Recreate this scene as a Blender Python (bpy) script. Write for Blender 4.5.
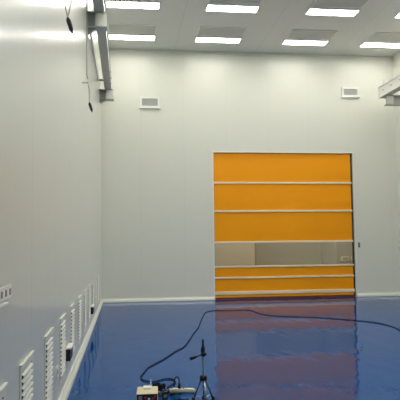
import bpy, bmesh, math, random
from mathutils import Vector, Matrix
random.seed(4)
S = bpy.context.scene
for o in list(bpy.data.objects): bpy.data.objects.remove(o)
C = S.collection

# ------------------------------------------------------------------ camera, world, exposure
cam_d = bpy.data.cameras.new('camera'); cam = bpy.data.objects.new('camera', cam_d); C.objects.link(cam)
Rv = Vector((0.99235511, -0.12289603, -0.01130949)); Uv = Vector((0.00259091, -0.0708722, 0.99748204)); Wv = Vector((0.12338811, 0.9898857, 0.07001197))
cam.matrix_world = Matrix(((Rv.x, Uv.x, -Wv.x, 0), (Rv.y, Uv.y, -Wv.y, 0), (Rv.z, Uv.z, -Wv.z, 1.55), (0, 0, 0, 1)))
cam_d.sensor_width = 36; cam_d.lens = 602.23 / 400 * 36; cam_d.clip_start = .05; cam_d.clip_end = 100
S.camera = cam
w = bpy.data.worlds.new('world'); S.world = w; w.use_nodes = True
w.node_tree.nodes['Background'].inputs[0].default_value = (.5, .55, .6, 1); w.node_tree.nodes['Background'].inputs[1].default_value = .05
S.view_settings.view_transform = 'Standard'; S.view_settings.look = 'None'; S.view_settings.gamma = 1
S.view_settings.use_curve_mapping = False; S.view_settings.exposure = 0
LAMP = 20.2            # luminance of the ceiling lamp diffusers
LAMP_COLOUR = (1.0, .985, .90)

# ------------------------------------------------------------------ dimensions
D = 16.15; XL = -.6225; XR = 7.627; H = 6.8075; YB = -4.0
DL, DR, DT = 2.394, 6.346, 4.0
PI = math.pi

# ------------------------------------------------------------------ materials
def principled(name, col, rough=.5, spec=.5, metal=0, noise=0, scale=20):
    m = bpy.data.materials.new(name); m.use_nodes = True
    nt = m.node_tree; b = nt.nodes['Principled BSDF']
    b.inputs['Base Color'].default_value = (*col, 1); b.inputs['Roughness'].default_value = rough
    b.inputs['Specular IOR Level'].default_value = spec; b.inputs['Metallic'].default_value = metal
    if noise:
        tc = nt.nodes.new('ShaderNodeTexCoord'); n = nt.nodes.new('ShaderNodeTexNoise'); n.inputs['Scale'].default_value = scale
        mx = nt.nodes.new('ShaderNodeMix'); mx.data_type = 'RGBA'; mx.blend_type = 'MULTIPLY'; mx.inputs[0].default_value = noise
        mx.inputs[6].default_value = (*col, 1)
        nt.links.new(tc.outputs['Object'], n.inputs['Vector']); nt.links.new(n.outputs['Fac'], mx.inputs[7])
        nt.links.new(mx.outputs[2], b.inputs['Base Color'])
    return m

def math_node(nt, op, a, b=None, c=None):
    n = nt.nodes.new('ShaderNodeMath'); n.operation = op
    for i, v in enumerate((a, b, c)):
        if v is None: continue
        if isinstance(v, (int, float)): n.inputs[i].default_value = v
        else: nt.links.new(v, n.inputs[i])
    return n.outputs[0]

def panel_material(name, col, rough, axis, pitch, offset, spec=.5, groove=.006, streak=.0, wave=.0, tilt=0):
    """flat sandwich panels with fine joints every `pitch` metres along one axis"""
    m = principled(name, col, rough, spec); nt = m.node_tree; b = nt.nodes['Principled BSDF']
    tc = nt.nodes.new('ShaderNodeTexCoord'); sp = nt.nodes.new('ShaderNodeSeparateXYZ'); nt.links.new(tc.outputs['Object'], sp.inputs[0])
    h = 0
    axes = axis if isinstance(axis, (list, tuple)) else [axis]
    pit = pitch if isinstance(pitch, (list, tuple)) else [pitch]
    off = offset if isinstance(offset, (list, tuple)) else [offset]
    hs = []; ms = []
    for a, p_, o_ in zip(axes, pit, off):
        t = math_node(nt, 'SUBTRACT', sp.outputs[a], o_)
        d = math_node(nt, 'PINGPONG', t, p_ / 2)
        g = math_node(nt, 'MINIMUM', math_node(nt, 'DIVIDE', d, groove), 1.0)
        hs.append(g)
        if tilt:
            cell = math_node(nt, 'FLOOR', math_node(nt, 'DIVIDE', math_node(nt, 'ADD', t, 0), p_))
            wn = nt.nodes.new('ShaderNodeTexWhiteNoise'); wn.noise_dimensions = '1D'; nt.links.new(cell, wn.inputs['W'])
            sl = math_node(nt, 'MULTIPLY', math_node(nt, 'SUBTRACT', wn.outputs['Value'], .5), tilt)
            ms.append(math_node(nt, 'MULTIPLY', sl, math_node(nt, 'FLOORED_MODULO', t, p_)))
    h = hs[0]
    for x in hs[1:]: h = math_node(nt, 'MINIMUM', h, x)
    # joint line slightly darker where sealant sits
    mx = nt.nodes.new('ShaderNodeMix'); mx.data_type = 'RGBA'
    mx.inputs[6].default_value = (col[0]*.72, col[1]*.72, col[2]*.72, 1); mx.inputs[7].default_value = (*col, 1)
    nt.links.new(h, mx.inputs[0]); nt.links.new(mx.outputs[2], b.inputs['Base Color'])
    hh = math_node(nt, 'MULTIPLY', h, .0012)
    for x in ms: hh = math_node(nt, 'ADD', hh, x)
    if streak:
        mp = nt.nodes.new('ShaderNodeMapping'); mp.inputs['Scale'].default_value = (9, 9, .25) ; nt.links.new(tc.outputs['Object'], mp.inputs[0])
        n = nt.nodes.new('ShaderNodeTexNoise'); n.inputs['Scale'].default_value = 1.0; n.inputs['Detail'].default_value = 2; nt.links.new(mp.outputs[0], n.inputs['Vector'])
        hh = math_node(nt, 'ADD', hh, math_node(nt, 'MULTIPLY', n.outputs['Fac'], streak))
    bp = nt.nodes.new('ShaderNodeBump'); bp.inputs['Distance'].default_value = 1.0; bp.inputs['Strength'].default_value = 1.0
    nt.links.new(hh, bp.inputs['Height']); nt.links.new(bp.outputs[0], b.inputs['Normal'])
    return m

WALL = (.70, .705, .625)
M = {}
M['wall_left'] = panel_material('cream_sandwich_panel', WALL, .29, 1, 1.385, 4.163, streak=.0016, tilt=.006)
_b = M['wall_left'].node_tree.nodes['Principled BSDF']; _b.inputs['Coat Weight'].default_value = .32; _b.inputs['Coat Roughness'].default_value = .08
M['wall_back'] = panel_material('cream_sandwich_panel_end', WALL, .33, 0, 1.17, .42, groove=.0025, streak=.0008)
M['ceiling'] = panel_material('ceiling_panel', (.70, .70, .66), .45, 0, 2.245, 1.36, groove=.008)
M['trim'] = principled('white_aluminium', (.80, .80, .74), .35)
M['vent'] = principled('white_powder_coat', (.79, .795, .74), .4)
M['vent_frame'] = principled('cream_powder_coat', (.70, .705, .64), .4)
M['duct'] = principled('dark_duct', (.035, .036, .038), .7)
M['ductgrey'] = principled('grey_filter', (.50, .505, .48), .7, noise=.3, scale=60)
M['diffuser_plate'] = principled('air_diffuser_plate', (.56, .565, .535), .55, noise=.12, scale=90)
M['curb'] = principled('cream_cove', (.76, .77, .66), .35)
M['steel'] = principled('cream_steel_with_shade', (.47, .475, .43), .4)  # darkened: shade on the beam undersides is put into this tone
M['plate'] = principled('white_painted_steel', (.80, .80, .74), .4)
M['bolt'] = principled('bolt_steel', (.25, .25, .24), .4, metal=.6)
M['orange'] = principled('orange_pvc_fabric', (.92, .345, .004), .45, .2)
M['bar'] = principled('champagne_aluminium', (.80, .68, .47), .35)
M['seal'] = principled('dark_red_rubber_seal', (.16, .035, .02), .7)
M['guide'] = principled('dark_guide_channel', (.035, .028, .022), .6)
M['black'] = principled('black_plastic', (.008, .008, .010), .4)
M['rubber'] = principled('black_cable_rubber', (.004, .006, .016), .7, .2)
M['grey'] = principled('grey_plastic', (.22, .23, .24), .45)
M['white'] = principled('white_plastic', (.85, .85, .80), .4)
M['beige'] = principled('beige_casing', (.66, .60, .40), .5)
M['panel_black'] = principled('black_fascia', (.010, .008, .009), .4)
M['red'] = principled('red_socket', (.38, .025, .04), .4)
M['paleblue'] = principled('pale_blue_cable', (.22, .36, .58), .4)
M['alu'] = principled('brushed_aluminium', (.58, .62, .68), .32, metal=.85)
M['darkalu'] = principled('smoky_aluminium', (.12, .17, .23), .4, metal=.5)
M['brown'] = principled('brown_plug', (.14, .05, .035), .5)
M['hall'] = principled('corridor_panel', (.42, .45, .42), .5)
M['halldark'] = principled('corridor_panel_joint', (.30, .27, .21), .5)
M['hallfloor'] = principled('corridor_floor', (.30, .30, .30), .5)

def lamp_material():
    m = bpy.data.materials.new('lamp_diffuser'); m.use_nodes = True; nt = m.node_tree; nt.nodes.clear()
    o = nt.nodes.new('ShaderNodeOutputMaterial'); e = nt.nodes.new('ShaderNodeEmission')
    e.inputs[0].default_value = (*LAMP_COLOUR, 1); e.inputs[1].default_value = LAMP
    nt.links.new(e.outputs[0], o.inputs[0]); return m
M['lamp'] = lamp_material()

def floor_material():
    m = bpy.data.materials.new('blue_epoxy'); m.use_nodes = True; nt = m.node_tree; nt.nodes.clear()
    out = nt.nodes.new('ShaderNodeOutputMaterial'); d = nt.nodes.new('ShaderNodeBsdfDiffuse'); g = nt.nodes.new('ShaderNodeBsdfGlossy')
    g.inputs['Roughness'].default_value = .05
    tc = nt.nodes.new('ShaderNodeTexCoord')
    n1 = nt.nodes.new('ShaderNodeTexNoise'); n1.inputs['Scale'].default_value = 1.0; n1.inputs['Detail'].default_value = 1.5
    mp = nt.nodes.new('ShaderNodeMapping'); mp.inputs['Scale'].default_value = (4.2, 1.25, 1); nt.links.new(tc.outputs['Object'], mp.inputs[0])
    n2 = nt.nodes.new('ShaderNodeTexNoise'); n2.inputs['Scale'].default_value = 6.5; n2.inputs['Detail'].default_value = 1
    n3 = nt.nodes.new('ShaderNodeTexNoise'); n3.inputs['Scale'].default_value = .8; n3.inputs['Detail'].default_value = 3
    for n in (n2, n3): nt.links.new(tc.outputs['Object'], n.inputs['Vector'])
    nt.links.new(mp.outputs[0], n1.inputs['Vector'])
    hh = math_node(nt, 'ADD', math_node(nt, 'MULTIPLY', n1.outputs['Fac'], .0048), math_node(nt, 'MULTIPLY', n2.outputs['Fac'], .0006))
    bp = nt.nodes.new('ShaderNodeBump'); bp.inputs['Distance'].default_value = 1; bp.inputs['Strength'].default_value = 1
    nt.links.new(hh, bp.inputs['Height'])
    mx = nt.nodes.new('ShaderNodeMix'); mx.data_type = 'RGBA'
    mx.inputs[6].default_value = (.002, .056, .215, 1); mx.inputs[7].default_value = (.003, .064, .240, 1)
    nt.links.new(n3.outputs['Fac'], mx.inputs[0]); nt.links.new(mx.outputs[2], d.inputs['Color'])
    f = nt.nodes.new('ShaderNodeFresnel'); f.inputs[0].default_value = 1.48
    # blue-tinted lacquer gloss that turns neutral towards grazing angles
    mr = nt.nodes.new('ShaderNodeMapRange'); mr.inputs[1].default_value = .22; mr.inputs[2].default_value = .60
    nt.links.new(f.outputs[0], mr.inputs[0])
    gm = nt.nodes.new('ShaderNodeMix'); gm.data_type = 'RGBA'; gm.inputs[6].default_value = (.46, .61, 1.0, 1); gm.inputs[7].default_value = (.72, .71, .84, 1)
    nt.links.new(mr.outputs[0], gm.inputs[0]); nt.links.new(gm.outputs[2], g.inputs['Color'])
    for t_ in (g, f): nt.links.new(bp.outputs[0], t_.inputs['Normal'])
    x = nt.nodes.new('ShaderNodeMixShader'); nt.links.new(f.outputs[0], x.inputs[0]); nt.links.new(d.outputs[0], x.inputs[1]); nt.links.new(g.outputs[0], x.inputs[2])
    nt.links.new(x.outputs[0], out.inputs[0]); return m
M['floor'] = floor_material()

def film_material():
    m = bpy.data.materials.new('clear_pvc_film'); m.use_nodes = True; nt = m.node_tree; nt.nodes.clear()
    o = nt.nodes.new('ShaderNodeOutputMaterial'); t = nt.nodes.new('ShaderNodeBsdfTransparent'); g = nt.nodes.new('ShaderNodeBsdfGlossy')
    t.inputs[0].default_value = (.92, .90, .82, 1); g.inputs['Roughness'].default_value = .12
    f = nt.nodes.new('ShaderNodeFresnel'); f.inputs[0].default_value = 1.5
    x = nt.nodes.new('ShaderNodeMixShader'); nt.links.new(f.outputs[0], x.inputs[0]); nt.links.new(t.outputs[0], x.inputs[1]); nt.links.new(g.outputs[0], x.inputs[2])
    nt.links.new(x.outputs[0], o.inputs[0]); return m
M['film'] = film_material()

# ------------------------------------------------------------------ mesh helpers
def box(bm, x0, x1, y0, y1, z0, z1, mat=None, bev=0):
    b2 = bmesh.new() if bev else bm
    co = [(x, y, z) for x in (x0, x1) for y in (y0, y1) for z in (z0, z1)]
    if mat: co = [mat @ Vector(c) for c in co]
    v = [b2.verts.new(c) for c in co]
    for f in ((0, 1, 3, 2), (4, 6, 7, 5), (0, 4, 5, 1), (2, 3, 7, 6), (0, 2, 6, 4), (1, 5, 7, 3)): b2.faces.new([v[i] for i in f])
    if bev:
        bmesh.ops.bevel(b2, geom=b2.edges[:], offset=bev, segments=2, affect='EDGES', profile=.5)
        me = bpy.data.meshes.new('t'); b2.to_mesh(me); b2.free(); bm.from_mesh(me); bpy.data.meshes.remove(me)

def cyl(bm, p0, p1, r0, r1=None, n=12):
    tube(bm, [p0, p1], [r0, r0 if r1 is None else r1], n)

def tube(bm, pts, r, n=8):
    pts = [Vector(p) for p in pts]
    rs = r if isinstance(r, (list, tuple)) else [r] * len(pts)
    rings = []; up = None
    for i, p in enumerate(pts):
        a = pts[max(i-1, 0)]; b = pts[min(i+1, len(pts)-1)]
        t = (b - a).normalized()
        if up is None: up = t.orthogonal().normalized()
        up = (up - t * up.dot(t))
        up = up.normalized() if up.length > 1e-6 else t.orthogonal().normalized()
        s = t.cross(up)
        rings.append([bm.verts.new(p + rs[i] * (math.cos(2*PI*k/n) * up + math.sin(2*PI*k/n) * s)) for k in range(n)])
    for a, b in zip(rings, rings[1:]):
        for k in range(n):
            f = bm.faces.new((a[k], a[(k+1) % n], b[(k+1) % n], b[k])); f.smooth = True
    bm.faces.new(rings[0][::-1]); bm.faces.new(rings[-1])

def smooth_path(pts, k=5):
    P = [Vector(p) for p in pts]; out = []
    for i in range(len(P)-1):
        p0 = P[max(i-1, 0)]; p1 = P[i]; p2 = P[i+1]; p3 = P[min(i+2, len(P)-1)]
        for j in range(k):
            t = j / k
            out.append(.5 * ((2*p1) + (p2-p0)*t + (2*p0-5*p1+4*p2-p3)*t*t + (3*p1-p0-3*p2+p3)*t**3))
    out.append(P[-1]); return out

def obj(name, bm, m, parent=None):
    bmesh.ops.recalc_face_normals(bm, faces=bm.faces)
    me = bpy.data.meshes.new(name); bm.to_mesh(me); bm.free(); me.materials.append(m)
    o = bpy.data.objects.new(name, me); C.objects.link(o)
    if parent: o.parent = parent
    return o
def bx(name, m, parent, *a, bev=0, mat=None):
    bm = bmesh.new(); box(bm, *a, mat=mat, bev=bev); return obj(name, bm, m, parent)
def tag(o, label, cat=None, group=None, kind=None):
    o['label'] = label
    if cat: o['category'] = cat
    if group: o['group'] = group
    if kind: o['kind'] = kind
    return o
def thing(name, label, cat, loc=(0, 0, 0), rz=0, group=None):
    o = bpy.data.objects.new(name, None); C.objects.link(o); o.empty_display_size = .1
    o.location = loc; o.rotation_euler = (0, 0, rz); return tag(o, label, cat, group)
def dup(root, loc, label, group=None):
    r = root.copy(); C.objects.link(r); r.location = loc; r['label'] = label
    if group: r['group'] = group
    for ch in list(root.children):
        c = ch.copy(); C.objects.link(c); c.parent = r
        for g in list(ch.children):
            d = g.copy(); C.objects.link(d); d.parent = c
    return r
def struct(name, bm, m, label, cat):
    return tag(obj(name, bm, m), label, cat, kind='structure')

# ------------------------------------------------------------------ the hall shell
bm = bmesh.new(); box(bm, XL-.1, XR+.1, YB-.1, D, -.1, 0)
struct('floor', bm, M['floor'], 'glossy blue epoxy floor of the hall', 'floor')
bm = bmesh.new(); box(bm, XL-.1, XR+.1, YB-.1, D+.15, H, H+.1)
struct('ceiling', bm, M['ceiling'], 'pale grey panelled ceiling above the hall', 'ceiling')
bm = bmesh.new(); box(bm, XL-.1, XL, YB, D, 0, H)
struct('wall_left', bm, M['wall_left'], 'glossy cream panel wall running along the left side', 'wall')
bm = bmesh.new(); box(bm, XR, XR+.1, YB, D, 0, H)
struct('wall_right', bm, M['wall_left'], 'cream panel wall at the right edge of the photo', 'wall')
bm = bmesh.new(); box(bm, XL-.1, XR+.1, YB-.1, YB, 0, H)
struct('wall_front', bm, M['wall_back'], 'cream panel wall behind the camera', 'wall')
bm = bmesh.new()
box(bm, XL-.1, DL, D, D+.15, -.1, H); box(bm, DR, XR+.1, D, D+.15, -.1, H); box(bm, DL, DR, D, D+.15, DT, H)
struct('wall_back', bm, M['wall_back'], 'cream end wall around the orange shutter door', 'wall')

def cove(pts_fn, length):  # curb section: (out from wall, height)
    sec = [(0, 0), (.044, 0), (.044, .035), (.036, .05), (.018, .075), (.012, .10), (0, .10)]
    bm = bmesh.new(); a = [bm.verts.new(pts_fn(0, o, z)) for o, z in sec]; b = [bm.verts.new(pts_fn(length, o, z)) for o, z in sec]
    n = len(sec)
    for k in range(n): bm.faces.new((a[k], a[(k+1) % n], b[(k+1) % n], b[k]))
    bm.faces.new(a); bm.faces.new(b[::-1]); return bm
struct('baseboard_left', cove(lambda t, o, z: (XL+o, YB+t, z), D-YB), M['curb'], 'cream coved skirting along the foot of the left wall', 'skirting')
struct('baseboard_right', cove(lambda t, o, z: (XR-o, YB+t, z), D-YB), M['curb'], 'cream coved skirting along the foot of the right wall', 'skirting')
struct('baseboard_back', cove(lambda t, o, z: (XL+.044+t, D-o, z), DL-.03-XL-.044), M['curb'], 'cream skirting on the end wall left of the orange door', 'skirting')
struct('baseboard_back', cove(lambda t, o, z: (DR+.03+t, D-o, z), XR-.044-DR-.03), M['curb'], 'cream skirting on the end wall right of the orange door', 'skirting')
bm = bmesh.new()
box(bm, DL-.03, DL, D-.008, D, 0, DT+.03); box(bm, DR, DR+.03, D-.008, D, 0, DT+.03); box(bm, DL, DR, D-.008, D, DT, DT+.03)
struct('trim_1', bm, M['trim'], 'thin white aluminium trim framing the orange door opening', 'trim')

# the passage behind the door, seen through its clear strip
Y2 = D + 4.0
bm = bmesh.new(); box(bm, 0, 10, D+.15, Y2+.1, -.1, 0); struct('floor_passage', bm, M['hallfloor'], 'grey floor of the passage behind the orange door', 'floor')
bm = bmesh.new(); box(bm, 0, 10, D+.15, Y2+.1, 4.4, 4.5); struct('ceiling_passage', bm, M['hall'], 'ceiling of the passage behind the orange door', 'ceiling')
bm = bmesh.new(); box(bm, 0, 10, Y2, Y2+.1, 0, 4.4); struct('wall_passage_back', bm, M['hall'], 'dim beige far wall seen through the clear door strip', 'wall')
bm = bmesh.new(); box(bm, 0, .1, D+.15, Y2, 0, 4.4); struct('wall_passage_left', bm, M['hall'], 'left end wall of the passage behind the door', 'wall')
bm = bmesh.new(); box(bm, 9.9, 10, D+.15, Y2, 0, 4.4); struct('wall_passage_right', bm, M['hall'], 'right end wall of the passage behind the door', 'wall')

# ------------------------------------------------------------------ roll-up door
yc = D + .055
dr = tag(thing('door_1', 'orange roll-up shutter door with cream bars and clear strip', None), 'orange roll-up shutter door with cream bars and clear strip', 'door', kind='structure')
bars = [3.165, 2.385, 1.538, .876, .578]
edges = [DT-.005] + bars + [.19]
x0, x1 = DL+.012, DR-.055
for i in range(6):
    top, bot = edges[i], edges[i+1]
    if i == 3: f = bx('vision_strip', M['film'], dr, x0, x1, yc, yc+.002, bot, top); f['label'] = 'clear plastic vision strip'
    else:
        bm = bmesh.new(); nx, nz = 40, 8; th = .003
        ph = random.random() * 9
        def pt(i_, j_, s): # faint slack in the fabric
            u = i_/nx; v = j_/nz
            d = .004 * math.sin(PI*v) * (.6 + .4*math.sin(7*u+ph))
            return (x0+(x1-x0)*u, yc - d + s*th, bot+(top-bot)*v)
        g = [[bm.verts.new(pt(a, b, 0)) for b in range(nz+1)] for a in range(nx+1)]
        g2 = [[bm.verts.new(pt(a, b, 1)) for b in range(nz+1)] for a in range(nx+1)]
        for a in range(nx):
            for b in range(nz):
                f = bm.faces.new((g[a][b], g[a+1][b], g[a+1][b+1], g[a][b+1])); f.smooth = True
                f = bm.faces.new((g2[a][b], g2[a][b+1], g2[a+1][b+1], g2[a+1][b])); f.smooth = True
        obj('curtain_panel', bm, M['orange'], dr)
for z in bars:
    bm = bmesh.new(); box(bm, x0-.006, x1+.02, yc-.028, yc-.004, z-.026, z+.026, bev=.008); obj('stiffening_bar', bm, M['bar'], dr)
bm = bmesh.new(); box(bm, x0-.006, x1+.02, yc-.034, yc+.02, .125, .215, bev=.010); o = obj('bottom_bar', bm, M['bar'], dr); o['label'] = 'thicker cream bottom bar'
bm = bmesh.new(); box(bm, x0, x1, yc-.012, yc+.008, .055, .127); o = obj('bottom_skirt', bm, M['orange'], dr); o['label'] = 'orange fabric skirt under the bottom bar'
bm = bmesh.new(); box(bm, x0, x1, yc-.018, yc+.014, 0.004, .056); o = obj('floor_seal', bm, M['seal'], dr); o['label'] = 'dark red rubber floor seal'
for a, b in ((DL+.001, DL+.014), (DR-.052, DR-.001)):
    bm = bmesh.new(); box(bm, a, b, yc-.003 if a < 4 else yc+.004, yc+.03, .0, DT-.004); o = obj('side_guide', bm, M['guide'], dr); o['label'] = 'dark side guide channel'

# ------------------------------------------------------------------ ceiling lamps and air diffusers
LX = [-.40, 1.82, 4.15, 6.31]; LY = [14.96, 12.84]
colname = ['first column from the left', 'second column from the left', 'third column from the left', 'column beside the right wall']
rowname = ['row nearest the end wall', 'second row from the end wall']
Lw, Ll = 1.17, .36
def make_lamp():
    t = thing('ceiling_light', '', 'ceiling light')
    bm = bmesh.new(); f = .012
    box(bm, 0, Lw, 0, f, -.03, 0); box(bm, 0, Lw, Ll-f, Ll, -.03, 0); box(bm, 0, f, f, Ll-f, -.03, 0); box(bm, Lw-f, Lw, f, Ll-f, -.03, 0)
    obj('frame', bm, M['vent'], t)
    bx('diffuser', M['lamp'], t, f, Lw-f, f, Ll-f, -.026, -.002)
    return t
lamp0 = None
def put_lamp(x, y, label, group):
    global lamp0
    if lamp0 is None:
        lamp0 = make_lamp(); lamp0.location = (x, y, H); lamp0['label'] = label; lamp0['group'] = group
    else: dup(lamp0, (x, y, H), label, group)
for j, y in enumerate(LY):
    for i, x in enumerate(LX):
        put_lamp(x, y, 'bright rectangular ceiling lamp, %s, %s' % (colname[i], rowname[j]), 'ceiling lamps')
for y in (10.72, 8.60, 6.48, 4.36, 2.24):
    for x in LX: put_lamp(x, y, 'added rectangular ceiling lamp above the camera, out of the photo', 'added ceiling lamps overhead')  # unseen lamp rows, added to light the hall
def make_diffuser():
    t = thing('air_diffuser', '', 'air diffuser')
    w_, l_ = 1.17, .62; bm = bmesh.new(); f = .02
    box(bm, 0, w_, 0, f, -.018, 0); box(bm, 0, w_, l_-f, l_, -.018, 0); box(bm, 0, f, f, l_-f, -.018, 0); box(bm, w_-f, w_, f, l_-f, -.018, 0)
    obj('frame', bm, M['vent'], t)
    bx('perforated_plate', M['diffuser_plate'], t, f, w_-f, f, l_-f, -.012, -.002)
    return t
dif0 = None
for j, y in enumerate((14.24, 12.12)):
    for i, x in enumerate(LX):
        lab = 'grey ceiling air diffuser, %s, %s' % (colname[i], rowname[j])
        if dif0 is None:
            dif0 = make_diffuser(); dif0.location = (x, y, H); dif0['label'] = lab; dif0['group'] = 'ceiling air diffusers'
        else: dup(dif0, (x, y, H), lab, 'ceiling air diffusers')

# ------------------------------------------------------------------ low louvred vents on the left wall
def make_louvre(w_=.52, z0=.20, z1=.835):
    t = thing('louvred_vent', '', 'vent')
    bm = bmesh.new(); f = .055; d = .006
    box(bm, 0, d, -w_, 0, z1-f, z1-.009); box(bm, 0, d, -w_, 0, z0, z0+f); box(bm, 0, d, -w_, -w_+f, z0+f, z1-f); box(bm, 0, d, -f, 0, z0+f, z1-f)
    box(bm, 0, .017, -w_, 0, z1-.009, z1)
    obj('frame', bm, M['vent_frame'], t)
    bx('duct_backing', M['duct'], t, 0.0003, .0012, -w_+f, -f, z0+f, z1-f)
    bm = bmesh.new(); z = z1-f-.008
    while z > z0+f+.03:
        v = []
        for y in (-w_+f, -f-.03):
            v.append([bm.verts.new(c) for c in ((.0015, y, z), (.018, y, z-.009), (.018, y, z-.021), (.0165, y, z-.021), (.0165, y, z-.0105), (.0015, y, z-.0015))])
        for k in range(6): bm.faces.new((v[0][k], v[0][(k+1) % 6], v[1][(k+1) % 6], v[1][k]))
        bm.faces.new(v[0]); bm.faces.new(v[1][::-1])
        z -= .040
    obj('louvre_blades', bm, M['vent'], t)
    return t
ends = [3.29, 4.24, 5.35, 6.445, 7.555, 8.70, 9.82, 10.93, 12.05, 13.15, 14.25]
ordn = ['cut off by the lower left corner of the photo', 'nearest complete one to the camera', 'third from the camera, just before the small white socket', 'fourth from the camera, beside the near black socket box', 'fifth from the camera, just past the near black socket box', 'sixth from the camera', 'seventh from the camera', 'eighth from the camera, beside the far black socket box', 'ninth from the camera, just past the far black socket box', 'tenth from the camera', 'farthest, next to the end wall']
lv0 = None
for e, n in zip(ends, ordn):
    lab = 'white louvred low wall vent, ' + n
    if lv0 is None:
        lv0 = make_louvre(); lv0.location = (XL, e, 0); lv0['label'] = lab; lv0['group'] = 'louvred vents along the left wall'
    else: dup(lv0, (XL, e, 0), lab, 'louvred vents along the left wall')

# ------------------------------------------------------------------ black socket boxes low on the left wall
def socket_box(y, z, label):
    t = thing('socket_box', label, 'socket box', (XL, y, z), 0, 'black socket boxes on the left wall')
    bx('body', M['black'], t, 0, .045, 0, .30, 0, .125, bev=.004)
    f = bx('socket_cover', M['grey'], t, .045, .052, .14, .27, .02, .11, bev=.003)
    f['label'] = 'grey cover flap'
    l = bx('lid', M['white'], t, 0, .056, -.005, .305, .125, .142, bev=.003); l['label'] = 'white top lid'
socket_box(6.56, .315, 'near black wall socket box with white lid, between the fourth and fifth vents')
socket_box(11.15, .275, 'far small black wall socket box, low near the end of the left wall')
t = thing('wall_socket', 'small white wall socket between the third and fourth low vents', 'socket', (XL, 5.62, .345))
bx('plate', M['white'], t, 0, .010, 0, .10, 0, .10, bev=.003)
bx('insert', M['grey'], t, .010, .013, .03, .07, .03, .07)
# switch panel at the left edge
t = thing('switch_panel', 'white switch panel with dark rockers at the left photo edge', 'switch panel', (XL, 3.41, 1.238))
bx('plate', M['white'], t, 0, .007, -.62, 0, .026, .096, bev=.002)
for k in range(5): bx('rocker', M['grey'], t, .007, .009, -.062-.112*k, -.020-.112*k, .042, .076, bev=.0005)
bx('lower_lip', M['white'], t, 0, .014, -.62, -.10, .0, .010)

# ------------------------------------------------------------------ hanging plugs on the left wall
def hanging_plug(y, z, label, spread=1.0, rise=.70):
    t = thing('hanging_plug', label, 'plug', (XL+.145, y, z), 0, 'plugs hanging beside the left wall')
    q = Matrix.Rotation(-.30, 4, 'Y') @ Matrix.Rotation(.25, 4, 'X'); bv = lambda *p: q @ Vector(p)
    bm = bmesh.new()
    tube(bm, [bv(0, 0, -.02), bv(0, 0, .0), bv(0, 0, .015), bv(0, 0, .10), bv(0, 0, .115), bv(0, 0, .13)], [.006, .010, .019, .022, .016, .008], 10)
    obj('body', bm, M['black'], t)
    top = bv(0, 0, .125)
    for dx, dy in ((-.022*spread, -.01), (.024*spread, .01)):
        bm = bmesh.new()
        tube(bm, smooth_path([top, top+Vector((dx*.25, dy, .03)), top+Vector((dx*.8, dy, .09)), top+Vector((dx*1.3, dy, .18)), top+Vector((dx*1.4, dy, rise*.6)), Vector((-.06, dy, top.z+rise))]), .006, 6)
        obj('cable', bm, M['steel'], t)
    bx('cable_clip', M['vent'], t, -.145, -.045, -.016, .016, top.z+rise-.006, top.z+rise+.008)
hanging_plug(5.47, 3.48, 'black plug hanging on two cables high on the near left wall')
hanging_plug(8.81, 3.48, 'small black plug hanging on the left wall below the nearer beam bracket', .12, .30)

# ------------------------------------------------------------------ crane runway beams and brackets
def bracket(x_wall, x_tip, y, label, tall=False):
    s = 1 if x_tip > x_wall else -1; L = abs(x_tip-x_wall); z0, z1 = 5.12, 5.378
    t = thing('beam_bracket', label, 'bracket', (x_wall, y, 0), 0, 'wall brackets under the crane beams')
    X = lambda a, b: (min(s*a, s*b), max(s*a, s*b))
    bx('base_plate', M['steel'], t, *X(0, .015), -.14, .13, (4.3 if tall else z0-.03), (6.2 if tall else z1-.004))
    bx('top_flange', M['steel'], t, *X(.015, L), -.10, .10, z1-.018, z1)
    bx('bottom_flange', M['steel'], t, *X(.015, L), -.10, .10, z0, z0+.018)
    bx('web', M['steel'], t, *X(.015, L-.012), -.006, .006, z0+.016, z1-.016)
    k = max(L-.19, .12)
    p = bx('stiffener', M['plate'], t, *X(k, k+.012), -.078, .078, z0+.016, z1-.016)
    p = bx('end_plate', M['plate'], t, *X(k+.012, L), -.082, -.070, z0+.016, z1-.016); p['label'] = 'pale welded face plate'
    bm = bmesh.new()   # gusset under the stub
    v = [bm.verts.new((s*a, b, c)) for b in (-.006, .006) for a, c in ((.015, z0), (.16, z0), (.015, z0-.12))]
    bm.faces.new(v[:3]); bm.faces.new(v[3:][::-1])
    for i in range(3): bm.faces.new((v[i], v[(i+1) % 3], v[3+(i+1) % 3], v[3+i]))
    obj('gusset', bm, M['steel'], t)
yb = [9.95, 15.02]
bracket(XL, -.295, yb[0], 'pale steel bracket on the left wall under the beam, nearer one', True)
bracket(XL, -.275, yb[1], 'pale steel bracket on the left wall under the beam end, by the end wall')
bracket(XR, 6.86, yb[1], 'pale steel bracket on the right wall under the right beam end')
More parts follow.
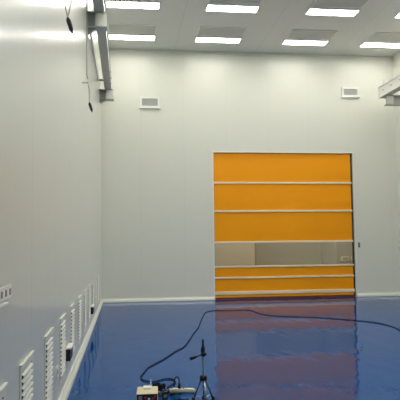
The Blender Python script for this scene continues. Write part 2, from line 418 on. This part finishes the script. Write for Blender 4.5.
def beam(xa, xb, face, z0, z1, ye, label):
    """box beam; `face` is the x of the side looking into the hall"""
    t = thing('crane_beam', label, 'crane beam', (0, 0, 0), 0, 'crane runway beams')
    bm = bmesh.new(); box(bm, xa+.012, xb-.012, YB+.01, ye, z0+.014, z1-.014); obj('web', bm, M['plate'], t)
    bm = bmesh.new(); box(bm, xa, xb, YB+.01, ye, z0, z0+.014); obj('bottom_flange', bm, M['steel'], t)  # darker tone than the web stands in for shade on the underside
    bm = bmesh.new(); box(bm, xa, xb, YB+.01, ye, z1-.014, z1); obj('top_flange', bm, M['steel'], t)
    p = bx('end_plate', M['plate'], t, xa-.01, xb+.01, ye, ye+.014, z0, z1+.02); p['label'] = 'white end plate'
    bx('end_stop', M['plate'], t, (xa+xb)/2-.05, (xa+xb)/2+.05, ye-.30, ye-.16, z1, z1+.14, bev=.006)
    s = 1 if face == xb else -1; fx = xb-.012 if s > 0 else xa+.012
    for y in (ye-.25, ye-.75, ye-1.25):
        bm = bmesh.new(); cyl(bm, (fx, y, z0+.17), (fx+s*.014, y, z0+.17), .016, n=6); obj('bolt', bm, M['bolt'], t)
beam(-.50, -.335, -.335, 5.378, 5.70, 15.25, 'pale steel crane beam running along the top of the left wall')
beam(6.82, 7.02, 6.82, 5.378, 5.672, 15.33, 'pale steel crane beam at the right edge of the photo')
t = thing('conduit', 'thin pale conduit along the wall behind the left crane beam', 'conduit', (0, 0, 0))
bm = bmesh.new(); cyl(bm, (XL+.03, 10.2, 5.22), (XL+.03, 13.5, 5.22), .02); obj('tube', bm, M['plate'], t)
bx('end_arm', M['bolt'], t, XL, -.47, 13.5, 13.53, 5.205, 5.24)

# ------------------------------------------------------------------ grilles high on the end wall
def grille(xc, zc, w_, h_, lab):
    t = thing('wall_grille', lab, 'grille', (xc, D, zc), 0, 'air grilles high on the end wall')
    bm = bmesh.new(); f = .05; d = .025
    box(bm, -w_/2, w_/2, -d, 0, h_/2-f, h_/2); box(bm, -w_/2, w_/2, -d, 0, -h_/2, -h_/2+f)
    box(bm, -w_/2, -w_/2+f, -d, 0, -h_/2+f, h_/2-f); box(bm, w_/2-f, w_/2, -d, 0, -h_/2+f, h_/2-f)
    obj('frame', bm, M['vent'], t)
    bx('filter_mesh', M['ductgrey'], t, -w_/2+f, w_/2-f, -.006, -.001, -h_/2+f, h_/2-f)
    bm = bmesh.new()
    n = 5; hh = h_-2*f
    for k in range(n):
        z = -hh/2 + (k+.5)*hh/n
        box(bm, -w_/2+f, w_/2-f, -.012, -.008, z-.004, z+.004)
    obj('slats', bm, M['steel'], t)
    bx('sill', M['vent'], t, -w_/2-.02, w_/2+.02, -.05, 0, -h_/2-.022, -h_/2)
grille(.670, 5.350, .525, .30, 'small white air grille high on the end wall, left of the door')
grille(6.335, 5.742, .50, .27, 'small white air grille high on the end wall, above the door right')

# door button
t = thing('door_button', 'small black push button on the wall right of the orange door', 'button', (6.463, D, 1.425))
bx('housing', M['black'], t, -.022, .022, -.02, 0, -.065, .065, bev=.003)
bx('key', M['grey'], t, -.012, .012, -.024, -.02, -.03, .03)

# passage details
def pier(xa, xb, label):
    t = thing('passage_pier', label, 'wall pier', (0, D, 0)); t['kind'] = 'structure'
    bx('body', M['pier'], t, xa, xb, 2.55, 3.99, 0, 4.39)
    return t
M['pier'] = principled('passage_pier_panel', (.51, .55, .52), .5)
pier(1.2, 4.05, 'lighter wall pier left behind the clear door strip')
pier(6.72, 8.6, 'lighter wall pier right behind the clear door strip')
bx_ = bx('joint', M['halldark'], [o for o in C.objects if o.name.startswith('passage_pier')][0], 4.05, 4.10, 2.56, 3.99, 0, 4.39)
for xa in (6.88, 7.20):
    t = thing('passage_box', 'pale box on the pier seen through the clear strip, %s' % ('left one' if xa < 7 else 'right one'), 'wall box', (xa, D+2.55, .89), 0, 'pale boxes behind the clear strip')
    bx('housing', M['white'], t, 0, .24, -.03, 0, 0, .16, bev=.004)
    bx('panel', M['pier'], t, .02, .22, -.034, -.03, .02, .13)
t = thing('added_passage_lamp', 'added unseen lamp lighting the passage, above the door', 'ceiling light', (4.4, D+1.3, 4.4))  # added unseen lamp, made large to brighten the passage
bx('frame', M['vent'], t, -2.2, 2.2, -.28, .28, -.03, 0)
pl = bx('diffuser', M['lamp'], t, -2.17, 2.17, -.25, .25, -.036, -.03)

# ------------------------------------------------------------------ cables and equipment on the floor
cp = [(4.75, 9.2), (4.65, 9.8), (4.69, 10.03), (4.73, 10.49), (4.66, 10.98), (4.41, 11.34), (3.96, 11.79), (3.55, 12.13), (3.09, 12.4), (2.88, 12.7), (2.85, 13.11), (2.79, 13.48), (2.53, 13.56), (2.17, 13.58), (1.93, 13.56), (1.76, 13.28), (1.62, 12.72), (1.45, 11.78), (1.3, 10.98), (1.14, 10.17), (1.01, 9.62), (0.85, 9.05), (0.71, 8.62), (0.53, 8.13), (0.38, 7.8), (0.27, 7.54), (0.2, 7.3), (0.18, 7.11), (0.19, 6.95), (0.24, 6.88), (0.31, 6.83), (0.4, 6.92), (0.48, 6.96), (0.53, 6.93), (0.55, 6.84), (0.53, 6.75), (0.48, 6.64), (0.44, 6.54)]
wob = random.Random(8)
cp = [(x+wob.uniform(-.012, .012), y+wob.uniform(-.035, .035)*(2 if y > 7.4 else .2), .009) for x, y in cp]
bm = bmesh.new(); tube(bm, smooth_path(cp, 6), .0072, 8)
tag(obj('power_cable', bm, M['rubber']), 'long black cable winding across the blue floor to the door', 'cable')

def Q(x, y, z): return Vector((x, y, z))
# power strip
sx, sy, sa = .455, 6.37, -.22
t = thing('power_strip', 'white power strip on the floor beside the tripod', 'power strip', (sx, sy, 0), sa)
bx('body', M['beige'], t, 0, .265, -.025, .025, .004, .032, bev=.005)
bx('base', M['panel_black'], t, .004, .261, -.024, .024, 0, .005)
for k in range(2):
    bx('socket_face', M['white'], t, .03+.118*k, .135+.118*k, -.018, .022, .032, .041, bev=.003)
def plug(x, y, z, rz, m, label, up=False):
    t = thing('plug', label, 'plug', (x, y, z), rz, 'plugs at the power strip')
    bm = bmesh.new()
    if up: tube(bm, [(0, 0, 0), (0, 0, .008), (0, 0, .035), (0, 0, .045), (0, 0, .075)], [.014, .019, .019, .010, .007], 10)
    else: tube(bm, [(-.03, 0, .022), (-.02, 0, .022), (.02, 0, .022), (.03, 0, .022), (.065, 0, .018)], [.017, .021, .021, .011, .008], 10)
    obj('body', bm, m, t)
    bm = bmesh.new()
    if up: tube(bm, smooth_path([(0, 0, .07), (-.005, .0, .10), (-.03, .01, .115), (-.055, .03, .07), (-.065, .045, -.03), (-.068, .055, -.034)]), .006, 6)
    else: tube(bm, smooth_path([(.06, 0, .018), (.075, .004, .012), (.09, .012, .008), (.10, .02, .008)]), .006, 6)
    obj('cord', bm, M['rubber'], t)
ca, sn = math.cos(sa), math.sin(sa)
def on_strip(u, v): return (sx+u*ca-v*sn, sy+u*sn+v*ca)
plug(*on_strip(.10, .0), .041, sa, M['black'], 'black plug standing upright in the white power strip', True)
plug(.425, 6.32, 0, 1.75, M['black'], 'black plug lying in the cable tangle left of the power strip')
plug(.335, 6.245, 0, 1.6, M['brown'], 'brown plug in the cable tangle between box and power strip')
plug(.470, 6.22, 0, 0.15, M['black'], 'black plug lying in front of the power strip')
t = thing('adapter', 'black adapter block standing in the cable tangle by the beige box', 'adapter', (.385, 6.10, 0), .3)
bx('body', M['black'], t, -.03, .03, -.02, .02, 0, .075, bev=.006)
bx('label_plate', M['grey'], t, -.018, .018, -.0215, -.02, .02, .05)
bm = bmesh.new(); pts = []
for k in range(60):
    a = k*.42; r = .050+.010*math.sin(k*1.7)
    pts.append((.345+r*math.cos(a)*1.2, 6.47+r*math.sin(a), .012+.0009*k+.006*math.sin(k*2.1)))
tube(bm, smooth_path(pts, 3), .007, 6)
tag(obj('cable_coil', bm, M['rubber']), 'coiled black cable between the beige box and power strip', 'cable')
bm = bmesh.new(); tube(bm, smooth_path([(.235, 6.10, .006), (.245, 6.22, .03), (.255, 6.38, .09), (.265, 6.50, .11), (.272, 6.42, .05), (.275, 6.30, .006), (.30, 6.10, .006)]), .0045, 6)
tag(obj('thin_lead', bm, M['paleblue']), 'thin pale blue lead looping behind the beige box', 'cable')
bm = bmesh.new(); tube(bm, smooth_path([(.46, 6.04, .006), (.52, 6.07, .006), (.57, 6.03, .006), (.60, 6.06, .006), (.62, 6.02, .006)]), .005, 6)
tag(obj('thin_lead', bm, M['rubber']), 'thin dark lead lying in front of the power strip', 'cable')

# beige instrument box
t = thing('instrument_box', 'beige box with black socket front and white handle on floor', 'instrument box', (.2, 5.80, 0), -.06)
bw_, bl_, bh = .20, .29, .135
bx('casing', M['beige'], t, -bw_/2, bw_/2, 0, bl_, .008, bh, bev=.006)
bx('front_panel', M['panel_black'], t, -bw_/2+.004, bw_/2-.004, -.006, .0, .012, bh-.006)
for a, b in ((-.08, .03), (.08, .03), (-.08, .26), (.08, .26)):
    bm = bmesh.new(); cyl(bm, (a, b, 0), (a, b, .009), .012); obj('foot', bm, M['black'], t)
bm = bmesh.new()
box(bm, -.042, .042, .17, .26, bh, bh+.016, bev=.005); o = obj('handle', bm, M['white'], t); o['label'] = 'white carrying handle'
def fit(name, m, x, z, r, lab=None):
    bm = bmesh.new(); cyl(bm, (x, -.006, z), (x, -.022, z), r, r*.85, 12); o = obj(name, bm, m, t)
    if lab: o['label'] = lab
bx('display', M['grey'], t, -.08, -.045, -.009, -.006, .075, .115)
fit('terminal', M['red'], -.015, .098, .012, 'red terminal'); fit('terminal', M['red'], -.015, .055, .012, 'red terminal'); fit('terminal', M['red'], .075, .105, .012, 'red terminal')
fit('terminal', M['white'], .018, .088, .011, 'white terminal'); fit('terminal', M['grey'], .045, .060, .011, 'grey terminal'); fit('terminal', M['red'], .052, .092, .010, 'red terminal')
bx('switch', M['white'], t, -.075, -.05, -.012, -.006, .03, .055)

# ------------------------------------------------------------------ tripod
t = thing('tripod', 'small silver and black tripod with pan handle at bottom centre', 'tripod', (.672, 5.30, 0), -.10)
zc = .375
bm = bmesh.new(); tube(bm, [(0, 0, zc-.03), (0, 0, zc-.02), (0, 0, zc+.012), (0, 0, zc+.02)], [.018, .033, .033, .018], 14); obj('collar', bm, M['black'], t)
bm = bmesh.new(); cyl(bm, (0, 0, .19), (0, 0, zc+.19), .0065); obj('centre_column', bm, M['darkalu'], t)
bm = bmesh.new(); tube(bm, [(0, 0, .555), (0, 0, .56), (0, 0, .585), (0, 0, .59)], [.012, .021, .021, .012], 12); o = obj('pan_head', bm, M['black'], t)
bm = bmesh.new(); cyl(bm, (.0, 0, .573), (.03, 0, .575), .011, .013, 10); obj('tilt_knob', bm, M['black'], o)
bm = bmesh.new(); tube(bm, [(-.015, -.01, .572), (-.055, -.03, .563), (-.058, -.031, .562), (-.072, -.04, .558), (-.112, -.06, .549), (-.116, -.062, .548)], [.006, .006, .011, .014, .015, .009], 10); obj('pan_handle', bm, M['black'], o)
bm = bmesh.new(); box(bm, -.016, .016, -.014, .014, .588, .64, bev=.004); box(bm, -.022, -.008, -.018, .0, .60, .618, bev=.003); obj('clamp', bm, M['black'], t)
bm = bmesh.new(); tube(bm, [(0, 0, .635), (0, 0, .66), (0, 0, .695), (0, 0, .702)], [.010, .009, .009, .005], 10); obj('clamp_jaw', bm, M['black'], t)
for a in (math.radians(184), math.radians(20), math.radians(286)):
    d = Vector((math.cos(a), math.sin(a), 0))
    P = lambda r, z: d*r + Vector((0, 0, z))
    m1 = P(.088, .19)
    bm = bmesh.new(); cyl(bm, P(.018, zc-.012), m1, .0075, n=10); l = obj('leg', bm, M['alu'] if a > 4 else M['darkalu'], t)
    bm = bmesh.new(); tube(bm, [P(.085, .212), P(.086, .208), P(.096, .168), P(.097, .162)], [.010, .015, .015, .010], 10); obj('leg_clamp', bm, M['black'], l)
    bm = bmesh.new(); cyl(bm, m1, P(.150, .016), .0062, n=10); obj('lower_leg', bm, M['alu'], l)
    bm = bmesh.new(); tube(bm, [P(.148, .022), P(.152, .010), P(.152, .0)], [.009, .011, .011], 10); obj('foot', bm, M['black'], l)
    bm = bmesh.new(); cyl(bm, P(.0, .205), P(.078, .218), .0045, n=8); obj('brace', bm, M['alu'], l)
bm = bmesh.new(); cyl(bm, (0, 0, .185), (0, 0, .222), .014); obj('brace_hub', bm, M['black'], t)
